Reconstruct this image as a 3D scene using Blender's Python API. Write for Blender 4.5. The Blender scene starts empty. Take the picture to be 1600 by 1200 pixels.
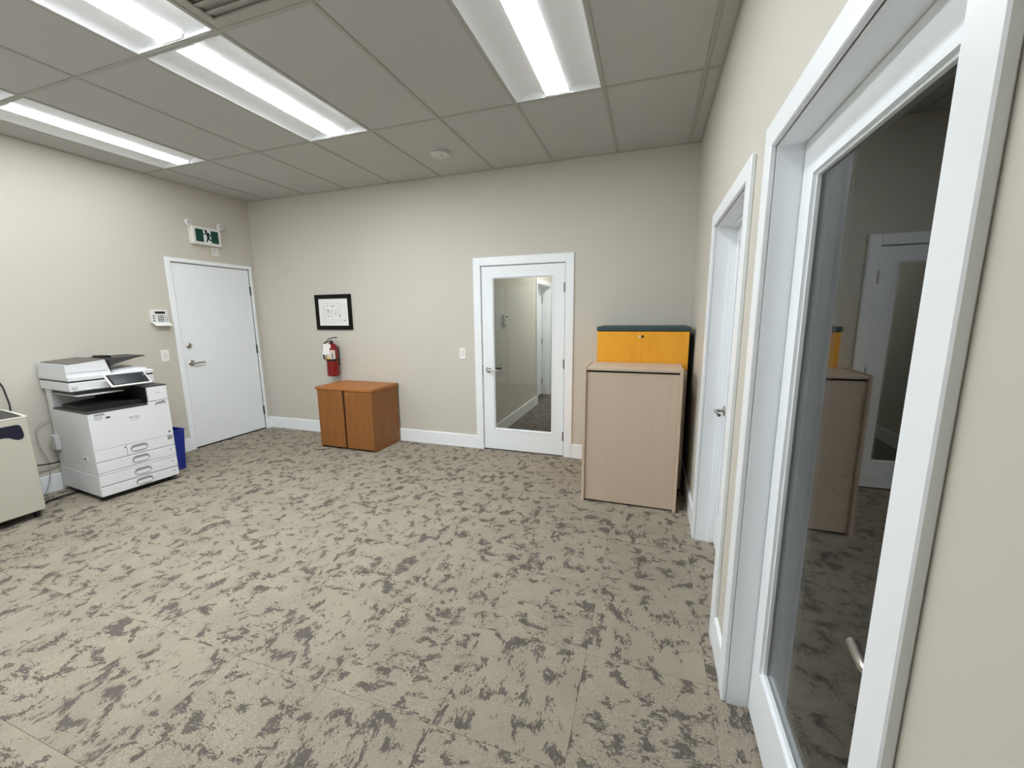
import bpy, bmesh, math, random
from mathutils import Vector, Matrix
random.seed(7)
PI = math.pi
scn = bpy.context.scene
COL = scn.collection

# ---------------------------------------------------------------- camera
XL, XR, H = -3.969, 1.3565, 2.969          # left wall, right wall, ceiling (back wall at y = 0)
RY = -4.30                                  # rear wall
cam_d = bpy.data.cameras.new('camera')
cam = bpy.data.objects.new('camera', cam_d)
COL.objects.link(cam)
yaw, pitch, roll, f = -0.32894, -0.16814, -0.00953, 630.82
fw = Vector((math.sin(yaw) * math.cos(pitch), math.cos(yaw) * math.cos(pitch), math.sin(pitch)))
rt = Vector((math.cos(yaw), -math.sin(yaw), 0))
up = rt.cross(fw)
r2 = rt * math.cos(roll) + up * math.sin(roll)
u2 = up * math.cos(roll) - rt * math.sin(roll)
m = Matrix((r2, u2, -fw)).transposed().to_4x4()
m.translation = Vector((1.0096, -4.118, 1.5078))
cam.matrix_world = m
cam_d.sensor_fit = 'HORIZONTAL'
cam_d.sensor_width = 36.0
cam_d.lens = 36.0 * f / 1600.0
cam_d.clip_start = 0.02
scn.camera = cam

# ---------------------------------------------------------------- world, exposure
w = bpy.data.worlds.new('world')
scn.world = w
w.use_nodes = True
w.node_tree.nodes['Background'].inputs[0].default_value = (0, 0, 0, 1)
w.node_tree.nodes['Background'].inputs[1].default_value = 0.0
scn.view_settings.view_transform = 'Standard'
scn.view_settings.look = 'None'
scn.view_settings.gamma = 1.0
scn.view_settings.use_curve_mapping = False
scn.view_settings.exposure = 0.82
# luminance of each ceiling light lens, by (column, row) of the ceiling grid
LAMPS = {(2, 1): 11.5, (2, 2): 13.0, (5, 1): 29.0, (5, 2): 66.0, (8, 1): 8.0, (8, 2): 9.5}
CORRIDOR_LAMP = 62.0
scn.cycles.max_bounces = 10
scn.cycles.diffuse_bounces = 6
scn.cycles.transparent_max_bounces = 10

# ---------------------------------------------------------------- materials
def lin(c):
    return tuple(((v / 255) / 12.92 if v / 255 <= 0.04045 else ((v / 255 + 0.055) / 1.055) ** 2.4) for v in c) + (1,)

def N(nt, t, **kw):
    n = nt.nodes.new(t)
    for k, v in kw.items():
        setattr(n, k, v)
    return n

def base_mat(name):
    mt = bpy.data.materials.new(name)
    mt.use_nodes = True
    nt = mt.node_tree
    return mt, nt, nt.nodes['Principled BSDF']

def paint(name, rgb, rough=0.5, metal=0.0, var=0.03, scale=6.0, bump=0.0, bscale=200.0, spec=0.5):
    """painted, plastic or metal surface: one colour with faint mottling and fine relief"""
    mt, nt, p = base_mat(name)
    c = lin(rgb)
    tc = N(nt, 'ShaderNodeTexCoord')
    no = N(nt, 'ShaderNodeTexNoise')
    no.inputs['Scale'].default_value = scale
    no.inputs['Detail'].default_value = 3
    nt.links.new(tc.outputs['Object'], no.inputs['Vector'])
    mx = N(nt, 'ShaderNodeMix', data_type='RGBA')
    mx.inputs[6].default_value = tuple(max(0, v * (1 - var)) for v in c[:3]) + (1,)
    mx.inputs[7].default_value = tuple(min(1, v * (1 + var)) for v in c[:3]) + (1,)
    nt.links.new(no.outputs['Fac'], mx.inputs[0])
    nt.links.new(mx.outputs[2], p.inputs['Base Color'])
    p.inputs['Roughness'].default_value = rough
    p.inputs['Metallic'].default_value = metal
    p.inputs['Specular IOR Level'].default_value = spec
    if bump:
        n2 = N(nt, 'ShaderNodeTexNoise')
        n2.inputs['Scale'].default_value = bscale
        n2.inputs['Detail'].default_value = 2
        nt.links.new(tc.outputs['Object'], n2.inputs['Vector'])
        b = N(nt, 'ShaderNodeBump')
        b.inputs['Strength'].default_value = bump
        b.inputs['Distance'].default_value = 0.002
        nt.links.new(n2.outputs['Fac'], b.inputs['Height'])
        nt.links.new(b.outputs['Normal'], p.inputs['Normal'])
    return mt

def wood(name, light, dark, sx=30, sz=1.6, rough=0.4, axis='Z', contrast=1.0):
    mt, nt, p = base_mat(name)
    tc = N(nt, 'ShaderNodeTexCoord')
    mp = N(nt, 'ShaderNodeMapping')
    mp.inputs['Scale'].default_value = (sx, sx, sz) if axis == 'Z' else (sz, sx, sx)
    nt.links.new(tc.outputs['Object'], mp.inputs['Vector'])
    n1 = N(nt, 'ShaderNodeTexNoise')
    n1.inputs['Scale'].default_value = 1.0
    n1.inputs['Detail'].default_value = 6
    n1.inputs['Roughness'].default_value = 0.65
    n1.inputs['Distortion'].default_value = 0.6
    nt.links.new(mp.outputs['Vector'], n1.inputs['Vector'])
    n2 = N(nt, 'ShaderNodeTexNoise')
    n2.inputs['Scale'].default_value = 5.0
    n2.inputs['Detail'].default_value = 3
    nt.links.new(mp.outputs['Vector'], n2.inputs['Vector'])
    ad = N(nt, 'ShaderNodeMath', operation='MULTIPLY_ADD')
    nt.links.new(n2.outputs['Fac'], ad.inputs[0])
    ad.inputs[1].default_value = 0.35
    nt.links.new(n1.outputs['Fac'], ad.inputs[2])
    cr = N(nt, 'ShaderNodeValToRGB')
    cr.color_ramp.elements[0].position = 0.67 - 0.22 / contrast
    cr.color_ramp.elements[0].color = lin(dark)
    cr.color_ramp.elements[1].position = 0.67 + 0.22 / contrast
    cr.color_ramp.elements[1].color = lin(light)
    nt.links.new(ad.outputs[0], cr.inputs[0])
    nt.links.new(cr.outputs[0], p.inputs['Base Color'])
    p.inputs['Roughness'].default_value = rough
    return mt

def carpet(name, A, B, Cc, Dd):
    """beige loop pile with ragged, streaky grey-brown blotches; pattern turns and shifts with each tile"""
    mt, nt, p = base_mat(name)
    tc = N(nt, 'ShaderNodeTexCoord')
    oi = N(nt, 'ShaderNodeObjectInfo')
    sc = N(nt, 'ShaderNodeVectorMath', operation='SCALE')
    sc.inputs[0].default_value = (37.0, 53.0, 29.0)
    nt.links.new(oi.outputs['Random'], sc.inputs['Scale'])
    ad = N(nt, 'ShaderNodeVectorMath', operation='ADD')
    nt.links.new(tc.outputs['Object'], ad.inputs[0])
    nt.links.new(sc.outputs[0], ad.inputs[1])
    def noise(vec_scale, scale, detail, rough, dist=0.0):
        mp = N(nt, 'ShaderNodeMapping')
        mp.inputs['Scale'].default_value = vec_scale
        nt.links.new(ad.outputs[0], mp.inputs['Vector'])
        n = N(nt, 'ShaderNodeTexNoise')
        n.inputs['Scale'].default_value = scale
        n.inputs['Detail'].default_value = detail
        n.inputs['Roughness'].default_value = rough
        n.inputs['Distortion'].default_value = dist
        nt.links.new(mp.outputs['Vector'], n.inputs['Vector'])
        return n
    def mul(a, v, add=None):
        q = N(nt, 'ShaderNodeMath', operation='MULTIPLY_ADD')
        nt.links.new(a, q.inputs[0])
        q.inputs[1].default_value = v
        if add is None:
            q.inputs[2].default_value = 0
        elif isinstance(add, float):
            q.inputs[2].default_value = add
        else:
            nt.links.new(add, q.inputs[2])
        return q.outputs[0]
    big = noise((1, 0.8, 1), 14.5, 2.5, 0.55, 0.5)
    streak = noise((1, 0.42, 1), 80.0, 4.0, 0.66, 0.5)
    fine = noise((1, 0.4, 1), 175.0, 3.0, 0.7, 0.4)
    s = mul(big.outputs['Fac'], 1.0, mul(streak.outputs['Fac'], 0.50, mul(fine.outputs['Fac'], 0.52)))
    ramp = N(nt, 'ShaderNodeValToRGB')
    ramp.color_ramp.elements[0].position = 0.975
    ramp.color_ramp.elements[0].color = (0, 0, 0, 1)
    ramp.color_ramp.elements[1].position = 1.0
    ramp.color_ramp.elements[1].color = (1, 1, 1, 1)
    sub = N(nt, 'ShaderNodeMath', operation='ADD')
    nt.links.new(s, sub.inputs[0])
    sub.inputs[1].default_value = 0.0
    mr = N(nt, 'ShaderNodeMapRange', interpolation_type='SMOOTHSTEP')
    mr.inputs['From Min'].default_value = 1.062
    mr.inputs['From Max'].default_value = 1.115
    nt.links.new(s, mr.inputs['Value'])
    nt.nodes.remove(ramp); nt.nodes.remove(sub)
    # base tint and blotch tint wander between warm, green-grey and violet-grey yarns
    tint = noise((1, 1, 1), 5.0, 1.0, 0.5)
    base = N(nt, 'ShaderNodeValToRGB')
    e = base.color_ramp.elements
    e[0].position = 0.35; e[0].color = lin(A)
    e[1].position = 0.65; e[1].color = lin(B)
    nt.links.new(tint.outputs['Fac'], base.inputs[0])
    dark = N(nt, 'ShaderNodeValToRGB')
    e = dark.color_ramp.elements
    e[0].position = 0.35; e[0].color = lin(Cc)
    e[1].position = 0.65; e[1].color = lin(Dd)
    tint2 = noise((1, 1, 1), 14.0, 1.0, 0.5)
    nt.links.new(tint2.outputs['Fac'], dark.inputs[0])
    mx = N(nt, 'ShaderNodeMix', data_type='RGBA')
    nt.links.new(mr.outputs['Result'], mx.inputs[0])
    nt.links.new(base.outputs[0], mx.inputs[6])
    nt.links.new(dark.outputs[0], mx.inputs[7])
    # yarn speckle
    yarn = noise((1, 0.7, 1), 420.0, 2.0, 0.7)
    yr = N(nt, 'ShaderNodeMapRange')
    yr.inputs['From Min'].default_value = 0.3
    yr.inputs['From Max'].default_value = 0.7
    yr.inputs['To Min'].default_value = 0.55
    yr.inputs['To Max'].default_value = 1.42
    nt.links.new(yarn.outputs['Fac'], yr.inputs['Value'])
    mm = N(nt, 'ShaderNodeVectorMath', operation='SCALE')
    nt.links.new(mx.outputs[2], mm.inputs[0])
    nt.links.new(yr.outputs['Result'], mm.inputs['Scale'])
    nt.links.new(mm.outputs[0], p.inputs['Base Color'])
    b = N(nt, 'ShaderNodeBump')
    b.inputs['Strength'].default_value = 0.5
    b.inputs['Distance'].default_value = 0.003
    nt.links.new(yarn.outputs['Fac'], b.inputs['Height'])
    nt.links.new(b.outputs['Normal'], p.inputs['Normal'])
    p.inputs['Roughness'].default_value = 0.95
    p.inputs['Specular IOR Level'].default_value = 0.1
    return mt

def glass(name, tint=(0.70, 0.72, 0.715)):  # grey tint keeps the rooms behind the pane dim
    """pane tinted grey to dim what lies behind: Schlick reflection over straight transmission on each face"""
    mt = bpy.data.materials.new(name)
    mt.use_nodes = True
    nt = mt.node_tree
    nt.nodes.clear()
    out = N(nt, 'ShaderNodeOutputMaterial')
    g = N(nt, 'ShaderNodeNewGeometry')
    dot = N(nt, 'ShaderNodeVectorMath', operation='DOT_PRODUCT')
    nt.links.new(g.outputs['Incoming'], dot.inputs[0])
    nt.links.new(g.outputs['Normal'], dot.inputs[1])
    ab = N(nt, 'ShaderNodeMath', operation='ABSOLUTE')
    nt.links.new(dot.outputs['Value'], ab.inputs[0])
    om = N(nt, 'ShaderNodeMath', operation='SUBTRACT')
    om.inputs[0].default_value = 1.0
    nt.links.new(ab.outputs[0], om.inputs[1])
    pw = N(nt, 'ShaderNodeMath', operation='POWER')
    nt.links.new(om.outputs[0], pw.inputs[0])
    pw.inputs[1].default_value = 5.0
    fa = N(nt, 'ShaderNodeMath', operation='MULTIPLY_ADD')
    nt.links.new(pw.outputs[0], fa.inputs[0])
    fa.inputs[1].default_value = 0.957
    fa.inputs[2].default_value = 0.043
    tr = N(nt, 'ShaderNodeBsdfTransparent')
    tr.inputs[0].default_value = tint + (1,)
    gl = N(nt, 'ShaderNodeBsdfGlossy')
    gl.inputs['Roughness'].default_value = 0.0
    gl.inputs[0].default_value = (1, 1, 1, 1)
    ms = N(nt, 'ShaderNodeMixShader')
    nt.links.new(fa.outputs[0], ms.inputs[0])
    nt.links.new(tr.outputs[0], ms.inputs[1])
    nt.links.new(gl.outputs[0], ms.inputs[2])
    nt.links.new(ms.outputs[0], out.inputs[0])
    return mt

def emit(name, rgb, s):
    mt, nt, p = base_mat(name)
    p.inputs['Base Color'].default_value = (0.8, 0.8, 0.8, 1)
    p.inputs['Emission Color'].default_value = rgb + (1,)
    p.inputs['Emission Strength'].default_value = s
    return mt

M = {
    'wall': paint('wall_paint', (204, 200, 189), 0.65, var=0.012, scale=2, bump=0.04, bscale=350),
    'trim': paint('white_trim_paint', (244, 248, 252), 0.35, var=0.01, bump=0.03, bscale=60),
    'doorwhite': paint('white_door_paint', (241, 246, 250), 0.42, var=0.01, bump=0.03, bscale=80),
    'carpet': carpet('carpet_tile_pile', (153, 144, 130), (159, 151, 136), (97, 93, 85), (105, 98, 93)),
    'carpet_dark': carpet('dark_carpet_pile', (112, 106, 100), (118, 113, 106), (78, 75, 71), (84, 78, 77)),  # darker copy of the carpet, also keeps the unlit room dim
    'darkwall': paint('dark_room_shade', (96, 94, 90), 0.8, var=0.03),  # walls coloured dark to stand for the room's lack of light
    'slab': paint('floor_screed', (70, 66, 60), 0.9, var=0.1),
    'ctile': paint('mineral_ceiling_tile', (190, 190, 187), 0.9, var=0.015, bump=0.25, bscale=500, spec=0.1),
    'tee': paint('ceiling_grid_paint', (172, 172, 165), 0.6, var=0.01),
    'plenum': paint('plenum_dark', (90, 88, 84), 0.9),
    'reflector': paint('light_reflector_white', (236, 238, 240), 0.5, var=0.005),
    'lens_side': emit('light_lens_side', (0.93, 0.97, 1.0), 1.6),
    'lens2': emit('corridor_light_lens', (1.0, 0.97, 0.92), CORRIDOR_LAMP),
    'nickel': paint('satin_nickel', (188, 184, 176), 0.28, 1.0, var=0.02),
    'hinge': paint('dull_hinge_metal', (128, 126, 122), 0.4, 1.0, var=0.03),
    'glass': glass('dimming_glass'),
    'plastic': paint('white_plastic', (228, 228, 226), 0.4, var=0.01),
    'detector': paint('detector_plastic', (206, 206, 204), 0.5, var=0.01),
    'ivory': paint('ivory_plastic', (240, 238, 232), 0.45, var=0.01),
    'pbody': paint('printer_white_plastic', (224, 226, 229), 0.45, var=0.012, bump=0.05, bscale=700),
    'pgrey': paint('printer_light_grey', (196, 197, 198), 0.5, var=0.015),
    'pdark': paint('printer_charcoal', (62, 61, 60), 0.5, var=0.04),
    'pbrown': paint('printer_lid_taupe', (104, 98, 93), 0.5, var=0.03),
    'black': paint('black_plastic', (20, 20, 21), 0.5, var=0.05),
    'screen': paint('dark_screen', (40, 43, 48), 0.2, var=0.05),
    'ink': paint('dark_print_and_shade', (88, 88, 92), 0.7, var=0.02),
    'inklight': paint('light_print_and_shade', (150, 151, 152), 0.7, var=0.02),
    'cream': paint('cream_enamel', (189, 185, 173), 0.5, var=0.012, bump=0.04, bscale=600),
    'creamlight': paint('pale_cream_enamel', (226, 223, 212), 0.45, var=0.01),
    'navy': paint('navy_plastic', (24, 28, 48), 0.35, var=0.04),
    'bluebin': paint('blue_bin_plastic', (22, 44, 140), 0.4, var=0.04),
    'oak': wood('brown_oak_veneer', (156, 102, 50), (124, 76, 34), 60, 2.4, 0.45, contrast=0.85),
    'oaktop': wood('brown_oak_top', (180, 118, 62), (152, 94, 46), 60, 2.4, 0.55, axis='X'),
    'maple': wood('orange_maple_veneer', (244, 178, 54), (230, 156, 40), 14, 2.0, 0.35, contrast=0.8),
    'beigewood': wood('beige_laminate', (208, 190, 170), (200, 181, 161), 12, 0.8, 0.5, contrast=0.7),
    'teal': paint('slate_teal_laminate', (50, 72, 80), 0.6, var=0.04),
    'brass': paint('brass', (206, 150, 84), 0.3, 1.0),
    'red': paint('red_enamel', (124, 14, 10), 0.25, var=0.03),
    'label': paint('printed_label_paper', (214, 206, 196), 0.6, var=0.03),
    'yellow': paint('label_yellow', (222, 186, 96), 0.6),
    'paper': paint('white_paper', (238, 238, 236), 0.7, var=0.01),
    'framewood': paint('black_frame_wood', (14, 11, 10), 0.6, var=0.08, scale=30, spec=0.2),
    'green': paint('exit_sign_green', (4, 66, 52), 0.4, var=0.03),
    'greendk': paint('exit_sign_figure', (6, 34, 34), 0.5),
    'signwhite': paint('exit_sign_white', (232, 242, 244), 0.4),
    'cable': paint('black_cable', (28, 27, 26), 0.5),
    'cablegrey': paint('grey_cable', (168, 167, 163), 0.5),
    'vent': paint('vent_grey_enamel', (176, 174, 166), 0.6),
    'dark': paint('dark_gap', (16, 12, 10), 0.8),
}

for k_, v_ in LAMPS.items():
    M['lens%d%d' % k_] = emit('light_lens_%d_%d' % k_, (0.93, 0.97, 1.0), v_)

# ---------------------------------------------------------------- mesh helpers
class MB:
    """collects geometry for ONE mesh object"""
    def __init__(self):
        self.v = []; self.f = []
    def add(self, verts, faces):
        o = len(self.v)
        self.v += [tuple(p) for p in verts]
        self.f += [tuple(i + o for i in fc) for fc in faces]
        return self
    def box(self, x0, x1, y0, y1, z0, z1, bev=0.0, seg=1, mat=None):
        if x0 > x1: x0, x1 = x1, x0
        if y0 > y1: y0, y1 = y1, y0
        if z0 > z1: z0, z1 = z1, z0
        vs = [(x, y, z) for z in (z0, z1) for y in (y0, y1) for x in (x0, x1)]
        fs = [(0, 2, 3, 1), (4, 5, 7, 6), (0, 1, 5, 4), (2, 6, 7, 3), (0, 4, 6, 2), (1, 3, 7, 5)]
        if bev:
            bm = bmesh.new()
            bv = [bm.verts.new(p) for p in vs]
            for fc in fs: bm.faces.new([bv[i] for i in fc])
            bmesh.ops.bevel(bm, geom=list(bm.edges), offset=bev, segments=seg, affect='EDGES', profile=0.5)
            bm.verts.index_update()
            vs = [tuple(q.co) for q in bm.verts]
            fs = [tuple(q.index for q in fc.verts) for fc in bm.faces]
            bm.free()
        if mat is not None:
            vs = [tuple(mat @ Vector(p)) for p in vs]
        return self.add(vs, fs)
    def prism(self, pts, axis, a, b):
        """polygon pts extruded along axis from a to b; pts give the other two coordinates in order"""
        n = len(pts)
        def mk(p, c):
            return {'x': (c, p[0], p[1]), 'y': (p[0], c, p[1]), 'z': (p[0], p[1], c)}[axis]
        vs = [mk(p, a) for p in pts] + [mk(p, b) for p in pts]
        fs = [tuple(range(n - 1, -1, -1)), tuple(range(n, 2 * n))]
        fs += [(i, (i + 1) % n, (i + 1) % n + n, i + n) for i in range(n)]
        return self.add(vs, fs)
    def lathe(self, prof, centre=(0, 0, 0), axis='z', seg=32):
        """prof = [(r, h)] turned about axis through centre"""
        vs = []; fs = []
        for r, h in prof:
            for k in range(seg):
                a = 2 * PI * k / seg
                c, s = r * math.cos(a), r * math.sin(a)
                p = {'z': (c, s, h), 'y': (c, h, s), 'x': (h, c, s)}[axis]
                vs.append(tuple(p[i] + centre[i] for i in range(3)))
        n = len(prof)
        for j in range(n - 1):
            for k in range(seg):
                k2 = (k + 1) % seg
                fs.append((j * seg + k, j * seg + k2, (j + 1) * seg + k2, (j + 1) * seg + k))
        fs.append(tuple(range(seg - 1, -1, -1)))
        fs.append(tuple((n - 1) * seg + k for k in range(seg)))
        return self.add(vs, fs)
    def tube(self, path, r, seg=10, smooth=0, closed=False):
        P = [Vector(p) for p in path]
        if smooth:
            Q = []
            for i in range(len(P) - 1):
                p0, p1, p2, p3 = P[max(i - 1, 0)], P[i], P[i + 1], P[min(i + 2, len(P) - 1)]
                for k in range(smooth):
                    t = k / smooth
                    Q.append(0.5 * ((2 * p1) + (p2 - p0) * t + (2 * p0 - 5 * p1 + 4 * p2 - p3) * t * t + (3 * p1 - p0 - 3 * p2 + p3) * t ** 3))
            Q.append(P[-1]); P = Q
        n = len(P)
        vs = []; fs = []
        prev = None
        for i, p in enumerate(P):
            if closed:
                d = (P[(i + 1) % n] - P[i - 1]).normalized()
            else:
                d = (P[min(i + 1, n - 1)] - P[max(i - 1, 0)]).normalized()
            a = prev if prev is not None else (Vector((0, 0, 1)) if abs(d.z) < 0.9 else Vector((1, 0, 0)))
            a = (a - d * a.dot(d)).normalized()
            prev = a
            b = d.cross(a)
            rr = r[i] if isinstance(r, (list, tuple)) else r
            for k in range(seg):
                t = 2 * PI * k / seg
                vs.append(tuple(p + (a * math.cos(t) + b * math.sin(t)) * rr))
        rings = n if closed else n - 1
        for i in range(rings):
            i2 = (i + 1) % n
            for k in range(seg):
                k2 = (k + 1) % seg
                fs.append((i * seg + k, i * seg + k2, i2 * seg + k2, i2 * seg + k))
        if not closed:
            fs.append(tuple(range(seg - 1, -1, -1)))
            fs.append(tuple((n - 1) * seg + k for k in range(seg)))
        return self.add(vs, fs)
    def mesh(self, name, mat, smooth=True):
        me = bpy.data.meshes.new(name)
        me.from_pydata(self.v, [], self.f)
        bm = bmesh.new(); bm.from_mesh(me)
        bmesh.ops.recalc_face_normals(bm, faces=bm.faces)
        bm.to_mesh(me); bm.free()
        me.materials.append(M[mat])
        if smooth:
            me.polygons.foreach_set('use_smooth', [True] * len(me.polygons))
            me.set_sharp_from_angle(angle=math.radians(32))
        me.update()
        return me
    def build(self, name, mat, parent=None, smooth=True, label=None, kind=None):
        o = bpy.data.objects.new(name, self.mesh(name, mat, smooth))
        COL.objects.link(o)
        if parent is not None: o.parent = parent
        if label: o['label'] = label
        if kind: o['kind'] = kind
        return o

def empty(name, loc=(0, 0, 0), rz=0.0):
    o = bpy.data.objects.new(name, None)
    o.empty_display_size = 0.05
    COL.objects.link(o)
    o.location = loc
    o.rotation_euler = (0, 0, rz)
    return o

def tag(o, label, cat, group=None, kind=None):
    o['label'] = label
    o['category'] = cat
    if group: o['group'] = group
    if kind: o['kind'] = kind
    return o

def struct(o, label, cat):
    o['kind'] = 'structure'; o['label'] = label; o['category'] = cat
    return o

def copy_tree(o, parent=None):
    c = o.copy(); COL.objects.link(c); c.parent = parent
    for ch in list(o.children):
        copy_tree(ch, c)
    return c

def text_mesh(name, body, size, mat, parent, matrix, align='CENTER'):
    cu = bpy.data.curves.new(name, 'FONT')
    cu.body = body; cu.size = size; cu.align_x = align; cu.align_y = 'CENTER'
    cu.extrude = 0.0002; cu.resolution_u = 2
    tmp = bpy.data.objects.new(name + '_tmp', cu)
    COL.objects.link(tmp)
    me = bpy.data.meshes.new_from_object(tmp.evaluated_get(bpy.context.evaluated_depsgraph_get()))
    bpy.data.objects.remove(tmp)
    me.transform(matrix)
    me.materials.clear(); me.materials.append(M[mat])
    o = bpy.data.objects.new(name, me); COL.objects.link(o); o.parent = parent
    return o

def stadium(cx, cy, w, h, n=8):
    """outline of a pill w x h"""
    r = h / 2; pts = []
    for k in range(n + 1):
        a = -PI / 2 + PI * k / n
        pts.append((cx + w / 2 - r + r * math.cos(a), cy + r * math.sin(a)))
    for k in range(n + 1):
        a = PI / 2 + PI * k / n
        pts.append((cx - w / 2 + r + r * math.cos(a), cy + r * math.sin(a)))
    return pts

# ================================================================ SETTING
WT = 0.15                                   # wall thickness
AX = 0.35                                   # the room goes on behind the camera right of this x, to AY
AY = -5.6

# ---- floor with carpet tiles (0.5 m, turned a quarter from one to the next)
fl = MB().box(XL - .1, XR + .05, AY - .1, 0.06, -0.06, -0.006).build('floor', 'slab')
struct(fl, 'floor of beige carpet tiles with ragged grey-brown blotches', 'floor')

def tiles(parent, x0, x1, y0, y1, sx, sy, quarter=True, skip=None, mat='carpet'):
    S = 0.5; g = 0.0004
    i0 = math.floor((x0 - sx) / S); i1 = math.ceil((x1 - sx) / S)
    j0 = math.floor((y0 - sy) / S); j1 = math.ceil((y1 - sy) / S)
    full = None
    for i in range(i0, i1):
        for j in range(j0, j1):
            ax, bx = max(x0, sx + i * S), min(x1, sx + (i + 1) * S)
            ay, by = max(y0, sy + j * S), min(y1, sy + (j + 1) * S)
            if bx - ax < 0.006 or by - ay < 0.006: continue
            cx, cy = sx + (i + .5) * S, sy + (j + .5) * S
            if skip and skip(cx, cy): continue
            rot = (((i + j) % 2) * PI / 2 + (PI if (i * 7 + j * 3) % 5 < 2 else 0)) if quarter else 0
            whole = bx - ax > S - .001 and by - ay > S - .001
            if whole and full is not None:
                me = full
            else:
                R = Matrix.Rotation(-rot, 4, 'Z')
                p = R @ Vector((ax + g - cx, ay + g - cy, 0)); q = R @ Vector((bx - g - cx, by - g - cy, 0))
                me = MB().box(p.x, q.x, p.y, q.y, -0.006, 0.0, bev=0.0006).mesh('carpet_tile', mat, False)
                if whole: full = me
            o = bpy.data.objects.new('carpet_tile', me); COL.objects.link(o)
            o.parent = parent
            o.location = (cx, cy, 0); o.rotation_euler = (0, 0, rot)
tiles(fl, XL, XR + WT, RY, 0.0, 0.30, -3.01, skip=lambda x, y: False)

# ---- ceiling: grid of tees and lay-in tiles
T = 0.6096
X0 = 1.26
YR = -1.142
ce = MB().box(XL - .1, XR + .1, AY - .1, .1, H + .16, H + .22).build('ceiling', 'plenum')
struct(ce, 'suspended ceiling of plain off-white tiles in a metal grid', 'ceiling')
xs = [XR] + [X0 - i * T for i in range(9)] + [XL]
ys = [0.0, YR, YR - 2 * T, YR - 4 * T, RY]
lights = {(2, 1), (2, 2), (5, 1), (5, 2), (8, 1), (8, 2)}     # (column, row)
vent_cell = (4, 2)
ht = 0.012
tile_cache = {}
for c in range(10):
    for r in range(4):
        if (c, r) in lights: continue
        xa, xb = xs[c + 1], xs[c]
        ya, yb = ys[r + 1], ys[r]
        if (c, r) == vent_cell: ya, yb = ya, yb - T
        ax, bx = xa + (ht if c < 9 else .006), xb - (ht if c > 0 else .006)
        ay, by = ya + ht, yb - ht
        key = (round(bx - ax, 4), round(by - ay, 4))
        if key not in tile_cache:
            tile_cache[key] = MB().box(-key[0] / 2, key[0] / 2, -key[1] / 2, key[1] / 2, .004, .018, bev=.0015).mesh('ceiling_tile', 'ctile', False)
        o = bpy.data.objects.new('ceiling_tile', tile_cache[key]); COL.objects.link(o); o.parent = ce
        o.location = ((ax + bx) / 2, (ay + by) / 2, H)
for i in range(9):
    x = X0 - i * T
    MB().box(x - .0125, x + .0125, RY, 0, H - .001, H + .03, bev=.001).build('tee_bar', 'tee', ce, False)
for r in (1, 2, 3):
    for c in range(10):
        MB().box(xs[c + 1] + .0125, xs[c] - .0125, ys[r] - .0125, ys[r] + .0125, H - .0005, H + .03, bev=.001).build('cross_tee', 'tee', ce, False)
MB().box(xs[5] + .0125, xs[4] - .0125, ys[2] - T - .0125, ys[2] - T + .0125, H - .0005, H + .03, bev=.001).build('cross_tee', 'tee', ce, False)
MB().box(XL, XR, -.016, 0, H, H + .02).build('wall_angle', 'tee', ce, False)
MB().box(XL, XL + .016, RY, -.016, H, H + .02).build('wall_angle', 'tee', ce, False)
MB().box(XR - .016, XR, RY, -.016, H, H + .02).build('wall_angle', 'tee', ce, False)
# plain ceiling in the passage behind the camera
MB().box(AX - .1, XR, AY, RY - .002, H, H + .03).build('bulkhead', 'ctile', ce, False)

# ---- walls
D2 = (-0.8227, 0.2688, 2.1154)              # back glass door: casing outer x0, x1, top
HW = H + .2
wb = MB()
o0, o1, ot = D2[0] + .078, D2[1] - .078, D2[2] - .078
wb.box(XL - WT, o0, 0, .12, -.06, HW).box(o1, XR + WT, 0, .12, -.06, HW).box(o0, o1, 0, .12, ot, HW)
struct(wb.build('wall_back', 'wall', None, False), 'beige painted back wall with glass door', 'wall')
D1 = (-1.0616, -0.0549, 2.1674)             # exit door on left wall
wl = MB()
e0, e1, et = D1[0] + .045, D1[1] - .03, D1[2] - .045
wl.box(XL - WT, XL, AY, e0, -.06, HW).box(XL - WT, XL, e1, 0, -.06, HW).box(XL - WT, XL, e0, e1, et, HW)
struct(wl.build('wall_left', 'wall', None, False), 'beige painted left wall with white exit door', 'wall')
D3 = (-1.2547, -2.2852, 2.0968)
D4 = (-2.4880, -3.5130, 2.0968)
wr = MB()
cw = .078
wr.box(XR, XR + WT, 0, D3[0] - cw, -.06, HW).box(XR, XR + WT, D3[1] + cw, D4[0] - cw, -.06, HW).box(XR, XR + WT, D4[1] + cw, AY, -.06, HW)
wr.box(XR, XR + WT, D3[0] - cw, D3[1] + cw, D3[2] - cw, HW).box(XR, XR + WT, D4[0] - cw, D4[1] + cw, D4[2] - cw, HW)
struct(wr.build('wall_right', 'wall', None, False), 'beige painted right wall with two recessed glass doors', 'wall')
wq = MB()
D5 = (-2.10 + .08, -3.16)                   # two panelled doors behind the camera (outer casing x)
D6 = (-0.83, -1.955)
wq.box(XL - WT, AX, RY - .12, RY, -.06, HW).box(AX - .12, AX, AY, RY - .12, -.06, HW).box(AX - .12, XR + WT, AY - .12, AY, -.06, HW)
struct(wq.build('wall_rear', 'wall', None, False), 'beige wall behind the photographer', 'wall')
# passage floor behind the camera
fp = MB().box(AX, XR, AY, RY - .001, -.02, 0).build('floor', 'carpet', None, False)
struct(fp, 'carpet strip behind the photographer', 'floor')

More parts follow.
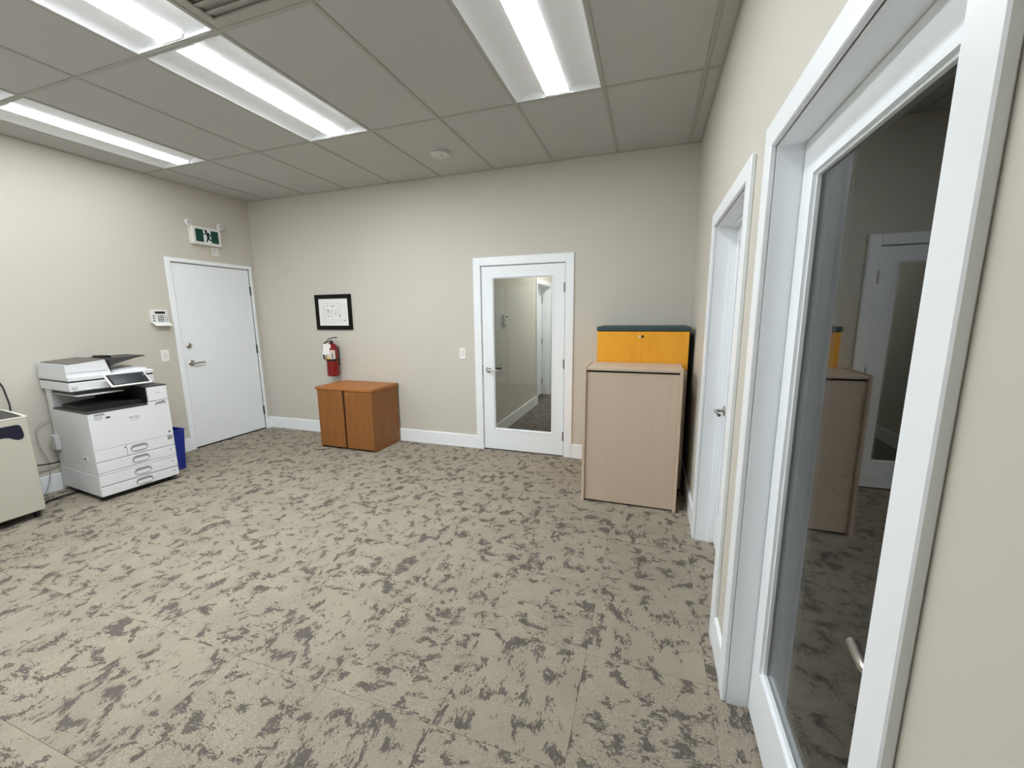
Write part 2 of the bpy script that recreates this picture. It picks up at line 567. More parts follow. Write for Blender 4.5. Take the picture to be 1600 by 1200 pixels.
# ---- dark room beyond the right wall: dark colours and extra depth keep it dim
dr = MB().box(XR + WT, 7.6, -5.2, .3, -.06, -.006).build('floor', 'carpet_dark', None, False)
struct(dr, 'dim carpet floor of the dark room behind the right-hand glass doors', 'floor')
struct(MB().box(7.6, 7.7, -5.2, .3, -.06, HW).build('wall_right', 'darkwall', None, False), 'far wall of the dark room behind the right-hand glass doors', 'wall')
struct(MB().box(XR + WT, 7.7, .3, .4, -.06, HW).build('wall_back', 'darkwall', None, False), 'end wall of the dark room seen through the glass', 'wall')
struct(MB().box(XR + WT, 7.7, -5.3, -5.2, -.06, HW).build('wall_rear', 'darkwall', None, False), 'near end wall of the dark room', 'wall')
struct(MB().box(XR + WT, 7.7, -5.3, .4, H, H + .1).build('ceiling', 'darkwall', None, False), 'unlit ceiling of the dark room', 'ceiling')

# ---- corridor beyond the back glass door
CX, CR, CE = -0.785, 0.62, 5.4
D7 = (2.39, 3.43, 2.10)
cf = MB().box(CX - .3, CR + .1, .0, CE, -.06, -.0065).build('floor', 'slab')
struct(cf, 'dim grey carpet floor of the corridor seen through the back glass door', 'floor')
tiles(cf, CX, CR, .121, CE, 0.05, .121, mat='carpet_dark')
cl = MB()
cl.box(CX - .14, CX, .12, D7[0] + cw, -.06, HW).box(CX - .14, CX, D7[1] - cw, CE, -.06, HW).box(CX - .14, CX, D7[0] + cw, D7[1] - cw, D7[2] - cw, HW)
struct(cl.build('wall_left', 'wall', None, False), 'corridor wall seen through the back glass door', 'wall')
struct(MB().box(CR, CR + .1, .12, CE, -.06, HW).build('wall_right', 'wall', None, False), 'right wall of the corridor behind the back glass door', 'wall')
struct(MB().box(CX - .3, CR + .1, CE, CE + .1, -.06, HW).build('wall_back', 'wall', None, False), 'end wall of the corridor behind the back glass door', 'wall')
struct(MB().box(CX - .3, CR + .1, .12, CE, H, H + .1).build('ceiling', 'ctile', None, False), 'corridor ceiling behind the back glass door', 'ceiling')

# ---- baseboards
BH, BT = 0.150, 0.014
def bboard(name, label, axis, a, b, s, sg):
    """along axis from a to b, wall face at s, sg = side the board stands on"""
    pr = [(0, 0), (BT, 0), (BT, BH - .004), (BT - .004, BH), (0, BH)]
    pts = [(s + sg * p[0], p[1]) for p in pr]
    mb = MB()
    if axis == 'x':
        mb.prism(pts, 'x', a, b)
    else:
        mb.prism(pts, 'y', a, b)
    return struct(mb.build(name, 'trim', None, False), label, 'baseboard')
bboard('baseboard_back', 'white baseboard along back wall left of the glass door', 'x', XL + BT, D2[0], 0, -1)
bboard('baseboard_back', 'white baseboard along back wall right of the glass door', 'x', D2[1], XR, 0, -1)
bboard('baseboard_left', 'white baseboard on left wall behind the printer', 'y', RY, D1[0], XL, 1)
bboard('baseboard_left', 'short white baseboard between exit door and back corner', 'y', D1[1], 0, XL, 1)
bboard('baseboard_right', 'white baseboard on right wall beside the stacked cabinets', 'y', -BT, D3[0], XR, -1)
bboard('baseboard_right', 'short white baseboard between the two right-hand doors', 'y', D3[1], D4[0], XR, -1)
bboard('baseboard_right', 'white baseboard on right wall beside the photographer', 'y', D4[1], AY, XR, -1)
bboard('baseboard_rear', 'white baseboard on rear wall by the left corner', 'x', XL + BT, D5[1], RY, 1)
bboard('baseboard_rear', 'white baseboard on rear wall by the opening', 'x', D6[0], AX, RY, 1)
bboard('baseboard_left', 'corridor baseboard seen through the back glass door', 'y', .12, D7[0], CX, 1)
bboard('baseboard_left', 'far corridor baseboard beyond the corridor door', 'y', D7[1], CE, CX, 1)

# ---- doors. local frame: x along the wall to the viewer's right, y into the wall, z up; wall face at y = 0
def lever(parent, x, z, y, sgn, mat='nickel', stand=.055, ln=.118):
    """round rose, neck and lever pointing along sgn x, on a door face at y"""
    MB().lathe([(.0, -.001), (.033, -.001), (.033, -.007), (.026, -.012), (0, -.0125)], (x, y, z), 'y', 28).build('rose', mat, parent)
    MB().tube([(x, y - .01, z), (x, y - stand + .012, z), (x + sgn * .012, y - stand, z), (x + sgn * ln * .45, y - stand, z + .001), (x + sgn * ln, y - stand + .006, z - .001)],
              .0095, 12, smooth=4).build('lever', mat, parent)

def lite_leaf(root, x0, x1, z1, y, stile, top, bot, th=.036, z0=.012):
    """door leaf with one big pane"""
    mb = MB()
    gx0, gx1, gz0, gz1 = x0 + stile, x1 - stile, bot, top
    mb.box(x0, gx0, y, y + th, z0, z1).box(gx1, x1, y, y + th, z0, z1).box(gx0, gx1, y, y + th, z0, gz0).box(gx0, gx1, y, y + th, gz1, z1)
    lf = mb.build('leaf', 'doorwhite', root, False)
    mo = MB()
    for ya, yb, in_ in ((y - .004, y + .010, .012), (y + .006, y + .016, .021)):
        o_ = 0 if in_ == .012 else .010
        mo.box(gx0 + o_, gx0 + in_, ya, yb, gz0 + o_, gz1 - o_).box(gx1 - in_, gx1 - o_, ya, yb, gz0 + o_, gz1 - o_)
        mo.box(gx0 + in_, gx1 - in_, ya, yb, gz0 + o_, gz0 + in_).box(gx0 + in_, gx1 - in_, ya, yb, gz1 - in_, gz1 - o_)
    for yy in (y + th - .012,):
        mo.box(gx0, gx0 + .016, yy, yy + .014, gz0, gz1).box(gx1 - .016, gx1, yy, yy + .014, gz0, gz1)
        mo.box(gx0 + .016, gx1 - .016, yy, yy + .014, gz0, gz0 + .016).box(gx0 + .016, gx1 - .016, yy, yy + .014, gz1 - .016, gz1)
    mo.build('glazing_bead', 'doorwhite', lf, False)
    MB().box(gx0 + .002, gx1 - .002, y + .016, y + .022, gz0 + .002, gz1 - .002).build('glass_pane', 'glass', lf, False, label='glass pane tinted to dim the view, filling the door')
    return lf

def casing(root, W, top, cwl, cwr, cwt, ct=.018, mat='trim', bev=.003):
    MB().box(0, cwl, -ct, 0, 0, top, bev).build('casing', mat, root, False)
    MB().box(W - cwr, W, -ct, 0, 0, top, bev).build('casing', mat, root, False)
    MB().box(cwl, W - cwr, -ct, 0, top - cwt, top, bev).build('casing', mat, root, False)

def jamb(root, W, top, cwl, cwr, cwt, depth, t=.019, mat='trim', stop_y=None, rev=.005):
    a, b, z = cwl - .001 + rev, W - cwr + .001 - rev, top - cwt + .001 - rev
    a, b, z = cwl + rev, W - cwr - rev, top - cwt - rev
    MB().box(a - t, a, 0, depth, 0, z + t).build('jamb', mat, root, False)
    MB().box(b, b + t, 0, depth, 0, z + t).build('jamb', mat, root, False)
    MB().box(a, b, 0, depth, z, z + t).build('jamb', mat, root, False)
    if stop_y is not None:
        s0, s1 = stop_y
        MB().box(a, a + .011, s0, s1, 0, z).build('door_stop', mat, root, False)
        MB().box(b - .011, b, s0, s1, 0, z).build('door_stop', mat, root, False)
        MB().box(a + .011, b - .011, s0, s1, z - .011, z).build('door_stop', mat, root, False)
    return a, b, z

def hinges(root, x, y, zs, side=1, h=.10, mat='hinge'):
    for z in zs:
        mb = MB()
        mb.lathe([(0, -h / 2), (.0065, -h / 2), (.0065, h / 2), (0, h / 2)], (x, y - .006, z), 'z', 12)
        mb.box(x - .013, x + .013, y - .002, y + .001, z - h / 2 + .003, z + h / 2 - .003)
        mb.build('hinge', mat, root)

# door_1: flush white exit door, left wall
d1 = empty('door_1', (XL, D1[0], 0), PI / 2)
struct(d1, 'plain white flush exit door with lever and deadbolt on left wall', 'door')
W1 = D1[1] - D1[0]
casing(d1, W1, D1[2], .052, .034, .042, ct=.014)
jamb(d1, W1, D1[2], .052, .034, .042, .12, rev=-.004)
lf = MB().box(.0625, W1 - .040, .004, .048, .014, D1[2] - .052, .002).build('leaf', 'doorwhite', d1, False)
lever(lf, .135, 1.003, .004, 1)
db = MB().lathe([(0, 0), (.030, 0), (.030, -.010), (.022, -.018), (0, -.019)], (.130, .004, 1.203), 'y', 28).build('deadbolt', 'nickel', lf)
MB().box(.1265, .1335, -.026, -.012, 1.186, 1.220, .002).build('thumb_turn', 'nickel', lf)
hinges(d1, W1 - .037, .0, (1.853, 1.099, .263), 1, .115)
MB().box(.062, W1 - .04, .0, .12, 0, .010).build('threshold', 'dark', d1, False)

# door_2: full-lite door in the back wall
d2 = empty('door_2', (D2[0], 0, 0), 0)
struct(d2, 'white full glass door in the back wall showing a corridor behind', 'door')
W2 = D2[1] - D2[0]
casing(d2, W2, D2[2], .083, .085, .085, ct=.018)
jamb(d2, W2, D2[2], .083, .085, .085, .14, rev=.003, stop_y=(.042, .075))
lf = lite_leaf(d2, .0925, W2 - .0935, 2.021, .002, .112, 1.916, .236)
lever(lf, .155, .918, .002, 1)
lvb = MB().tube([(.155, .038, .918), (.155, .088, .918), (.17, .093, .92), (.275, .088, .925)], .0095, 10, smooth=4).build('lever', 'black', lf)
MB().box(.0855, .0925, .002, .03, .87, .965).build('strike_plate', 'hinge', d2, False)
hinges(d2, W2 - .0905, .0, (1.782, 1.004, .225))

# door_3 and door_4: recessed full-lite doors in the right wall
d3 = empty('door_3', (XR, D3[0], 0), -PI / 2)
struct(d3, 'white glass door recessed in right wall beside the stacked cabinets', 'door')
W3 = D3[0] - D3[1]
casing(d3, W3, D3[2], cw, cw, cw)
a, b, z = jamb(d3, W3, D3[2], cw, cw, cw, WT, stop_y=(.076, .110))
lf = lite_leaf(d3, a + .004, b - .004, z - .004, .111, .088, 1.925, .222)
lever(lf, a + .066, .915, .111, 1)
d4 = empty('door_4', (XR, D4[0], 0), -PI / 2)
struct(d4, 'large white glass door recessed in right wall, nearest the camera', 'door')
W4 = D4[0] - D4[1]
casing(d4, W4, D4[2], cw, .072, cw)
a, b, z = jamb(d4, W4, D4[2], cw, .072, cw, WT, stop_y=(.112, .14))
lf = lite_leaf(d4, a + .003, b - .003, z - .003, .075, .088, 1.913, .242)
lever(lf, b - .047, .918, .075, -1, ln=.078)

# door_5, door_6: six-panel doors on the rear wall (mirrored in the glass)
def panel_leaf(root, x0, x1, z1, y):
    mb = MB()
    th = .01
    mb.box(x0, x1, y + .010, y + .04, .012, z1)
    w_ = x1 - x0
    st, ms = .115, .10
    pw_ = (w_ - 2 * st - ms) / 2
    zs = [(.24, .72), (.86, 1.50), (1.62, 1.86)]
    mb.box(x0, x0 + st, y, y + .010, .012, z1).box(x1 - st, x1, y, y + .010, .012, z1).box(x0 + st + pw_, x1 - st - pw_, y, y + .010, .012, z1)
    zz = [.012] + [v for p in zs for v in p] + [z1]
    for k in range(0, len(zz), 2):
        for xx in (x0 + st, x0 + st + pw_ + ms):
            mb.box(xx, xx + pw_, y, y + .010, zz[k], zz[k + 1])
    lf = mb.build('leaf', 'doorwhite', root, False)
    for zz0, zz1 in zs:
        for xx in (x0 + st, x0 + st + pw_ + ms):
            MB().box(xx + .025, xx + pw_ - .025, y + .002, y + .012, zz0 + .025, zz1 - .025, .006).build('raised_panel', 'doorwhite', lf, False)
    return lf
for nm, dd, lab in (('door_5', D5, 'white six-panel door behind the photographer, mirrored at left in the glass'), ('door_6', D6, 'white six-panel door behind the photographer, mirrored beside the corridor door')):
    d = empty(nm, (dd[0], RY, 0), PI)
    struct(d, lab, 'door')
    W_ = dd[0] - dd[1]
    casing(d, W_, 2.11, .08, .08, .08, ct=.022)
    lf = panel_leaf(d, .084, W_ - .084, 2.026, -.041)
    lever(lf, .15, .93, -.041, 1)

# door_7: plain door in the corridor
d7 = empty('door_7', (CX, D7[0], 0), PI / 2)
struct(d7, 'white corridor door with dark hinges seen through the back glass door', 'door')
W7 = D7[1] - D7[0]
casing(d7, W7, D7[2], cw, cw, cw)
a, b, z = jamb(d7, W7, D7[2], cw, cw, cw, .19, stop_y=(.06, .10))
MB().box(a + .004, b - .016, .15, .188, .012, z - .004, .002).build('leaf', 'doorwhite', d7, False)
MB().box(b - .016, b, .160, .186, .0, z).build('gap_shade', 'dark', d7, False)  # dark strip stands for the shaded gap beside the leaf
hinges(d7, b - .008, .148, (1.78, 1.02, .26), 1, .12, 'pdark')

# ================================================================ CEILING LIGHTS
def make_light(lens_mat):
    root = empty('ceiling_light')
    w2, l2 = .2905, 2 * T / 2 - .0175
    hw = .078
    # two vaulted reflector wings (solid shell 1.5 mm)
    for sg in (-1, 1):
        mb = MB()
        n = 16
        prof = []
        for k in range(n + 1):
            t = k / n
            x = w2 - .004 - t * (w2 - .004 - hw + .01)
            zq = .004 + .056 * math.sin(PI * min(1, .10 + .74 * t)) - .056 * math.sin(PI * .10)
            prof.append((sg * x, zq))
        up_ = [(x, zq + .003) for x, zq in reversed(prof)]
        mb.prism(prof + up_, 'y', -l2 + .006, l2 - .006)
        mb.build('reflector', 'reflector', root)
    # lens basket
    pr = [(-hw, .0105), (-hw, .010)]
    for k in range(1, 12):
        t = k / 12
        pr.append((-hw + 2 * hw * t, .010 - .006 * math.sin(PI * t)))
    pr += [(hw, .010), (hw, .0105)]
    MB().prism(pr, 'y', -l2 + .016, l2 - .016).build('lens', lens_mat, root, label='glowing white lens')
    for sg in (-1, 1):
        MB().box(sg * (hw - .002), sg * hw, -l2 + .016, l2 - .016, .011, .052).build('lens_side', 'lens_side', root, False)
    for sg in (-1, 1):
        MB().box(-hw - .003, hw + .003, sg * (l2 - .016), sg * (l2 - .008), .003, .054, .001).build('lens_end_cap', 'reflector', root, False)
        mb = MB().box(-w2, w2, sg * (l2 - .006), sg * l2, .001, .062)
        mb.build('end_plate', 'reflector', root, False)
        MB().box(sg * (w2 - .005), sg * w2, -l2 + .006, l2 - .006, .001, .03).build('side_flange', 'reflector', root, False)
    MB().box(-w2, w2, -l2, l2, .066, .072).build('housing', 'vent', root, False)
    return root
LAB = {(2, 1): 'glowing ceiling light nearest the right wall, at top centre of the photo',
       (2, 2): 'glowing ceiling light above the photographer near the right wall',
       (5, 1): 'long glowing ceiling light in the middle row nearer the back wall',
       (5, 2): 'glowing middle-row ceiling light beside the louvred air vent',
       (8, 1): 'glowing ceiling light along the left wall nearer the exit door',
       (8, 2): 'glowing ceiling light along the left wall, cut by left photo edge'}
for (c, r) in sorted(lights):
    o = make_light('lens%d%d' % (c, r))
    o.location = ((xs[c] + xs[c + 1]) / 2, (ys[r] + ys[r + 1]) / 2, H)
    tag(o, LAB[(c, r)], 'ceiling light', 'recessed ceiling lights')
o = make_light('lens2')
o.location = (0.12, 2.6, H - .08)
tag(o, 'dim ceiling light of the corridor behind the back glass door', 'ceiling light')

# air vent in the ceiling
va = empty('air_vent', ((xs[4] + xs[5]) / 2, ys[2] - T / 2, H))
tag(va, 'square louvred ceiling air vent at top edge beside middle light', 'air vent')
mb = MB()
hs = T / 2 - .014
for sg in (-1, 1):
    mb.box(sg * (hs - .05), sg * hs, -hs, hs, .002, .012).box(-hs + .05, hs - .05, sg * (hs - .05), sg * hs, .002, .012)
mb.build('frame', 'vent', va, False)
MB().box(-hs, hs, -hs, hs, .0225, .026).build('backing', 'vent', va, False)
for k in range(9):
    y = -hs + .075 + k * (2 * hs - .15) / 8
    MB().prism([(y - .024, .006), (y - .022, .004), (y + .022, .020), (y + .020, .022)], 'x', -hs + .05, hs - .05).build('louvre', 'vent', va, False)

# smoke detector
sd = empty('smoke_detector', (-.864, -.577, H + .004))
tag(sd, 'round white smoke detector on the ceiling near the back wall', 'smoke detector')
MB().lathe([(0, 0), (.098, 0), (.098, -.010), (.094, -.014), (0, -.014)], seg=40).build('base', 'detector', sd)
MB().lathe([(.0, -.016), (.080, -.016), (.090, -.020), (.088, -.030), (.070, -.038), (0, -.040)], seg=40).build('cover', 'detector', sd)
MB().lathe([(0, -.041), (.006, -.041), (.006, -.044), (0, -.044)], (.03, -.03, .002), seg=12).build('indicator', 'pdark', sd)

# ================================================================ PRINTER
pr_ = empty('office_printer', (-3.252, -2.23, 0), math.radians(84.9))
tag(pr_, 'tall white multifunction office printer with four paper drawers and touch panel', 'printer')
W, D = .557, .66
MB().box(.0, W, .0, D, .232, .752, .004).build('body', 'pbody', pr_, False)
MB().box(-.002, W + .002, .0, D + .004, .045, .230, .004).build('paper_bank', 'pbody', pr_, False)
MB().box(.015, W - .015, .02, D - .02, .022, .046).build('base_plate', 'black', pr_, False)
for cx, cy in ((.06, .06), (W - .06, .06), (.06, D - .06), (W - .06, D - .06)):
    MB().lathe([(0, -.012), (.018, -.012), (.022, -.006), (.022, .006), (.018, .012), (0, .012)], (cx, cy, .022), 'x', 20).build('castor', 'black', pr_)
fd = MB().box(0, W, -.012, 0, .443, .772, .004)
fd = MB().prism([(0, .443), (W, .443), (W, .776), (.404, .776), (.396, .752), (0, .752)], 'y', -.012, 0).build('front_door', 'pbody', pr_, False)
def scoop(parent, u, zc, w=.125, h=.058):
    out = stadium(u, zc, w, h)
    inn = stadium(u, zc, w - .014, h - .014)
    mb = MB()
    n = len(out)
    y0, y1 = -.012, -.017
    vs = [(p[0], y0, p[1]) for p in out] + [(p[0], y1, p[1]) for p in stadium(u, zc, w - .006, h - .006)] + [(p[0], y1, p[1]) for p in stadium(u, zc, w - .011, h - .011)] + [(p[0], -.0125, p[1]) for p in inn]
    fs = []
    for j in range(3):
        for k in range(n):
            k2 = (k + 1) % n
            fs.append((j * n + k, j * n + k2, (j + 1) * n + k2, (j + 1) * n + k))
    mb.add(vs, fs)
    mb.build('handle', 'pgrey', parent)
    # dark pocket above (recess shade put into its colour), pale finger lip below
    half = [(p[0], p[1]) for p in inn]
    MB().prism(half, 'y', -.0128, -.0122).build('pocket_shade', 'inklight', parent, False)  # flat grey plate painted as the shade of a recess
    lip = stadium(u, zc - .008, w - .026, (h - .014) * .5)
    MB().prism(lip, 'y', -.0165, -.0128).build('grip', 'pbody', parent, False)
dz = [(.343, .439), (.247, .338), (.133, .223), (.047, .127)]
for k, (za, zb) in enumerate(dz):
    dr_ = MB().box(0 if k else .208, W, -.012, 0, za, zb, .003).build('drawer', 'pbody', pr_, False)
    scoop(dr_, .292, (za + zb) / 2 + (.002 if k else .004), .130, .070)
    MB().box(.510, .525, -.0126, -.012, (za + zb) / 2 + .008, (za + zb) / 2 + .014).build('size_mark', 'ink', dr_, False)
MB().box(0, .205, -.012, 0, .343, .439, .003).build('cover_panel', 'pbody', pr_, False)
MB().box(.003, W - .003, -.003, 0, .047, .4425).build('drawer_gap_shade', 'ink', pr_, False)  # dark plate paints the shade between the drawer fronts
MB().box(0, W, -.011, 0, .2265, .2435, .002).build('trim_strip', 'pbody', pr_, False)
MB().box(.192, .200, -.0135, -.012, .415, .427, .001).build('lock', 'pdark', pr_, False)
# exit tray cavity, rear column, right tower
MB().box(0, W, .575, D, .752, .93, .003).build('rear_column', 'pbody', pr_, False)
MB().box(.410, W + .002, -.012, .575, .780, .905, .004).build('right_tower', 'pbody', pr_, False)
MB().box(.402, .4105, .004, .575, .765, .905).build('tower_liner', 'black', pr_, False)
MB().box(.395, W + .005, -.012, .40, .906, .917, .003).build('tower_cover', 'pdark', pr_, False)
MB().box(.412, W, .30, .575, .905, .93).build('tower_neck', 'black', pr_, False)
MB().box(-.003, .402, -.016, .575, .753, .766, .003).build('output_tray', 'pdark', pr_, False)
rb = MB().prism([(.02, .766), (.02, .797), (.10, .805), (.22, .813), (.33, .806), (.40, .797), (.40, .766)], 'y', .060, .47).build('paper_rest', 'black', pr_, False)
MB().box(.002, .401, .560, .574, .766, .925).build('cavity_back', 'pgrey', pr_, False)  # grey colour carries the shade inside the cavity
MB().box(.27, .402, .545, .560, .766, .925).build('cavity_liner', 'black', pr_, False)
MB().box(.004, .30, .105, .56, .888, .896, .002).build('inner_shelf', 'pgrey', pr_, False)
MB().box(.01, .40, .16, .56, .897, .925).build('scanner_underside', 'black', pr_, False)
# scanner, lid, document feeder
sb = MB().box(-.012, W, .165, .695, .925, 1.000, .006).build('scanner', 'pbody', pr_, False)
MB().box(.0, .035, .158, .17, .945, .975, .003).build('latch', 'pgrey', pr_, False)
MB().box(-.008, W - .004, .172, .69, 1.000, 1.012).build('scanner_gap_shade', 'black', pr_, False)  # black slab stands in for the shaded gap under the lid
ld = MB().box(-.014, W + .002, .160, .697, 1.012, 1.048, .005).build('scanner_lid', 'pbody', pr_, False)
MB().prism([(-.012, 1.048), (-.012, 1.146), (.10, 1.156), (.215, 1.168), (.238, 1.168), (.268, 1.048)], 'y', .185, .690).build('document_feeder', 'pbody', pr_, False)
MB().prism([(.002, 1.148), (.10, 1.157), (.215, 1.169), (.235, 1.169), (.235, 1.174), (.10, 1.164), (.002, 1.154)], 'y', .182, .66).build('feeder_cover', 'pbrown', pr_, False)
MB().prism([(-.0125, 1.076), (.24, 1.076), (.24, 1.079), (-.0125, 1.079)], 'y', .1835, .186).build('seam', 'inklight', pr_, False)
ft = MB().prism([(.236, 1.158), (.30, 1.166), (.58, 1.172), (.585, 1.166), (.50, 1.150), (.36, 1.112), (.285, 1.075), (.262, 1.075)], 'y', .32, .64).build('feeder_tray', 'pdark', pr_, False)
MB().box(.30, .37, .40, .56, 1.166, 1.186, .003).build('paper_guide', 'black', ft, False)
MB().box(.245, .275, .20, .66, 1.05, 1.160).build('feeder_mouth', 'black', pr_, False)
MB().prism([(.30, 1.048), (.53, 1.048), (.53, 1.066), (.45, 1.068), (.30, 1.052)], 'y', .22, .66).build('lid_ramp', 'pbody', pr_, False)
# touch panel on a neck
cp = MB()
Rm = Matrix.Translation((.318, .045, .995)) @ Matrix.Rotation(math.radians(-52), 4, 'X')
cp.box(-.140, .140, -.006, .008, -.076, .076, .005, 2, Rm)
cp = cp.build('control_panel', 'plastic', pr_, False)
MB().box(-.128, .128, -.0075, -.0055, -.064, .066, 0, 1, Rm).build('bezel', 'black', cp, False)
MB().box(-.112, .098, -.0085, -.0072, -.056, .058, 0, 1, Rm).build('screen', 'screen', cp, False)
MB().box(.110, .118, -.0085, -.0072, .02, .03, 0, 1, Rm).build('key_mark', 'inklight', cp, False)
MB().box(.25, .40, .06, .17, .955, .985, .006).build('panel_neck', 'pgrey', pr_, False)
# side details
for v in (.12, .60):
    MB().box(-.004, .001, v, v + .075, .350, .372, .001).build('side_grip', 'pbody', pr_, False)
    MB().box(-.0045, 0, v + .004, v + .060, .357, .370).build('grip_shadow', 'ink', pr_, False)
MB().box(-.035, -.001, .56, .64, .395, .520, .003).build('side_duct', 'pgrey', pr_, False)
# print on the front
RX = Matrix.Rotation(PI / 2, 4, 'X')
def ptext(body, size, u, z, mat='ink', y=-.0125):
    return text_mesh('lettering', body, size, mat, pr_, Matrix.Translation((u, y, z)) @ RX)
ptext('RICOH', .024, .293, .667)
ptext('IM C3000', .015, .296, .646, 'inklight')
ptext('RICOH', .011, .485, .848)
lg = MB()
lg.tube([(.455, -.0125, .738), (.463, -.0125, .756), (.474, -.0125, .748), (.484, -.0125, .758), (.494, -.0125, .749), (.504, -.0125, .760), (.512, -.0125, .752), (.520, -.0125, .766), (.532, -.0125, .742)], .0032, 6, smooth=4)
lg.tube([(.466, -.0125, .760), (.49, -.0125, .764), (.522, -.0125, .770)], .002, 6, smooth=3)
lg.build('script_sticker', 'ink', pr_)
st = MB()
for k in range(4):
    st.box(.035, .035 + (.075, .05, .055, .045)[k], -.0126, -.012, .728 - k * .011, .733 - k * .011)
st.build('sticker_text', 'inklight', pr_, False)
MB().box(.038, .100, -.0127, -.0122, .735, .742).build('sticker_heading', 'ink', pr_, False)
MB().box(.107, .135, -.0126, -.012, .696, .712).build('black_sticker', 'pdark', pr_, False)
MB().box(.520, .536, -.0126, -.012, .466, .481).build('badge', 'pdark', pr_, False)
MB().box(.506, .545, -.0126, -.012, .400, .436).build('tray_sticker', 'inklight', pr_, False)

# ================================================================ CREAM MACHINE at the left edge
cmx, cmr = -3.375, -2.507
cm = empty('cream_machine', (cmx, cmr, 0), PI / 2)            # local x = +y (right), y = back
tag(cm, 'cream office machine cabinet on castors at left edge, beside the printer', 'office machine')
Wm, Dm = .56, .46
MB().box(-Wm, 0, 0, Dm, .062, .795, .006).build('cabinet', 'cream', cm, False)
# pale lid: low front edge, rising gently to the back, dark inset plate
MB().prism([(-.002, .795), (-.002, .803), (.10, .815), (.26, .828), (Dm, .832), (Dm, .795)], 'x', -Wm, 0).build('lid', 'creamlight', cm)
MB().prism([(.006, .801), (.006, .8055), (.10, .8175), (.26, .8305), (Dm - .12, .833), (Dm - .12, .80)], 'x', -Wm + .03, -.022).build('lid_plate', 'pdark', cm)
MB().box(-.30, -.12, .16, .20, .826, .836, .002).build('feed_slot', 'black', cm, False)
shp = [(-.42, .664), (-.13, .668), (-.106, .660), (-.086, .644), (-.066, .636), (-.047, .640), (-.037, .652), (-.034, .672), (-.040, .728), (-.047, .742), (-.060, .749), (-.42, .742)]
MB().prism(shp, 'y', -.003, .002).build('grip_recess', 'navy', cm, False)
for cx, cy in ((-.035, .06), (-Wm + .055, .06), (-.035, Dm - .06), (-Wm + .055, Dm - .06)):
    mb = MB().lathe([(0, -.012), (.024, -.012), (.030, -.006), (.030, .006), (.024, .012), (0, .012)], (cx, cy, .030), 'x', 20)
    mb.box(cx - .02, cx + .02, cy - .02, cy + .02, .054, .063)
    mb.build('castor', 'navy', cm)
MB().box(-Wm + .02, -.02, .02, Dm - .02, .05, .063).build('underside', 'black', cm, False)

# ================================================================ BLUE BIN
bn = empty('recycling_bin', (-3.545, -1.525, 0))
tag(bn, 'blue plastic recycling bin behind the printer beside the exit door', 'bin')
def rrect(hx, hy, r, n=5):
    p = []
    for cx, cy, a0 in ((hx - r, hy - r, 0), (-hx + r, hy - r, PI / 2), (-hx + r, -hy + r, PI), (hx - r, -hy + r, 1.5 * PI)):
        for k in range(n + 1):
            a = a0 + PI / 2 * k / n
            p.append((cx + r * math.cos(a), cy + r * math.sin(a)))
    return p
rings = [(.105, .058, .012, 0.0), (.112, .064, .014, .002), (.135, .083, .016, .410), (.131, .079, .014, .410), (.108, .060, .012, .010)]
vs = []; fs = []
for hx, hy, r_, z_ in rings:
    vs += [(p[0], p[1], z_) for p in rrect(hx, hy, r_)]
n = 24
for j in range(len(rings) - 1):
    for k in range(n):
        k2 = (k + 1) % n
        fs.append((j * n + k, j * n + k2, (j + 1) * n + k2, (j + 1) * n + k))
fs.append(tuple(range(n - 1, -1, -1))); fs.append(tuple((len(rings) - 1) * n + k for k in range(n)))
MB().add(vs, fs).build('tub', 'bluebin', bn)
rr = [(p[0], p[1], .408) for p in rrect(.137, .085, .017)]
MB().tube(rr, .006, 8, closed=True).build('rim', 'bluebin', bn)

# ================================================================ LEFT WALL FITTINGS
kp = empty('alarm_keypad', (XL, -1.195, 1.463), PI / 2)
tag(kp, 'white alarm keypad with open flap beside the exit door', 'keypad')
MB().box(-.083, .083, -.026, 0, 0, .140, .005, 2).build('body', 'plastic', kp, False)
MB().box(-.042, .052, -.0275, -.024, .098, .122).build('display', 'black', kp, False)
for r_ in range(4):
    for c_ in range(3):
        MB().box(-.018 + c_ * .020, -.006 + c_ * .020, -.029, -.025, .014 + r_ * .018, .027 + r_ * .018, .001).build('key', 'ink', kp, False)
    MB().box(.044, .070, -.029, -.025, .014 + r_ * .018, .027 + r_ * .018, .001).build('key', 'pgrey', kp, False)
for r_ in range(3):
    MB().box(-.066, -.050, -.028, -.025, .020 + r_ * .024, .032 + r_ * .024, .001).build('key', 'pdark', kp, False)
MB().prism([(-.024, .004), (-.086, -.030), (-.088, -.027), (-.026, .008)], 'x', -.080, .080).build('flap', 'paper', kp, False)

def switch(name, loc, rz, label):
    s = empty(name, loc, rz)
    tag(s, label, 'light switch', 'rocker light switches')
    MB().box(-.039, .039, -.006, 0, -.062, .062, .003, 2).build('plate', 'ivory', s, False)
    MB().box(-.018, .018, -.0075, -.005, -.034, .034, .001).build('surround', 'plastic', s, False)
    MB().prism([(-.0105, -.030), (-.0105, -.002), (-.0075, .030), (-.006, .030), (-.006, -.030)], 'x', -.0145, .0145).build('rocker', 'plastic', s, False)
    return s
switch('light_switch', (XL, -1.188, 1.113), PI / 2, 'white rocker light switch between printer and exit door')
switch('light_switch', (-.979, 0, 1.091), 0, 'white rocker light switch on back wall left of glass door')

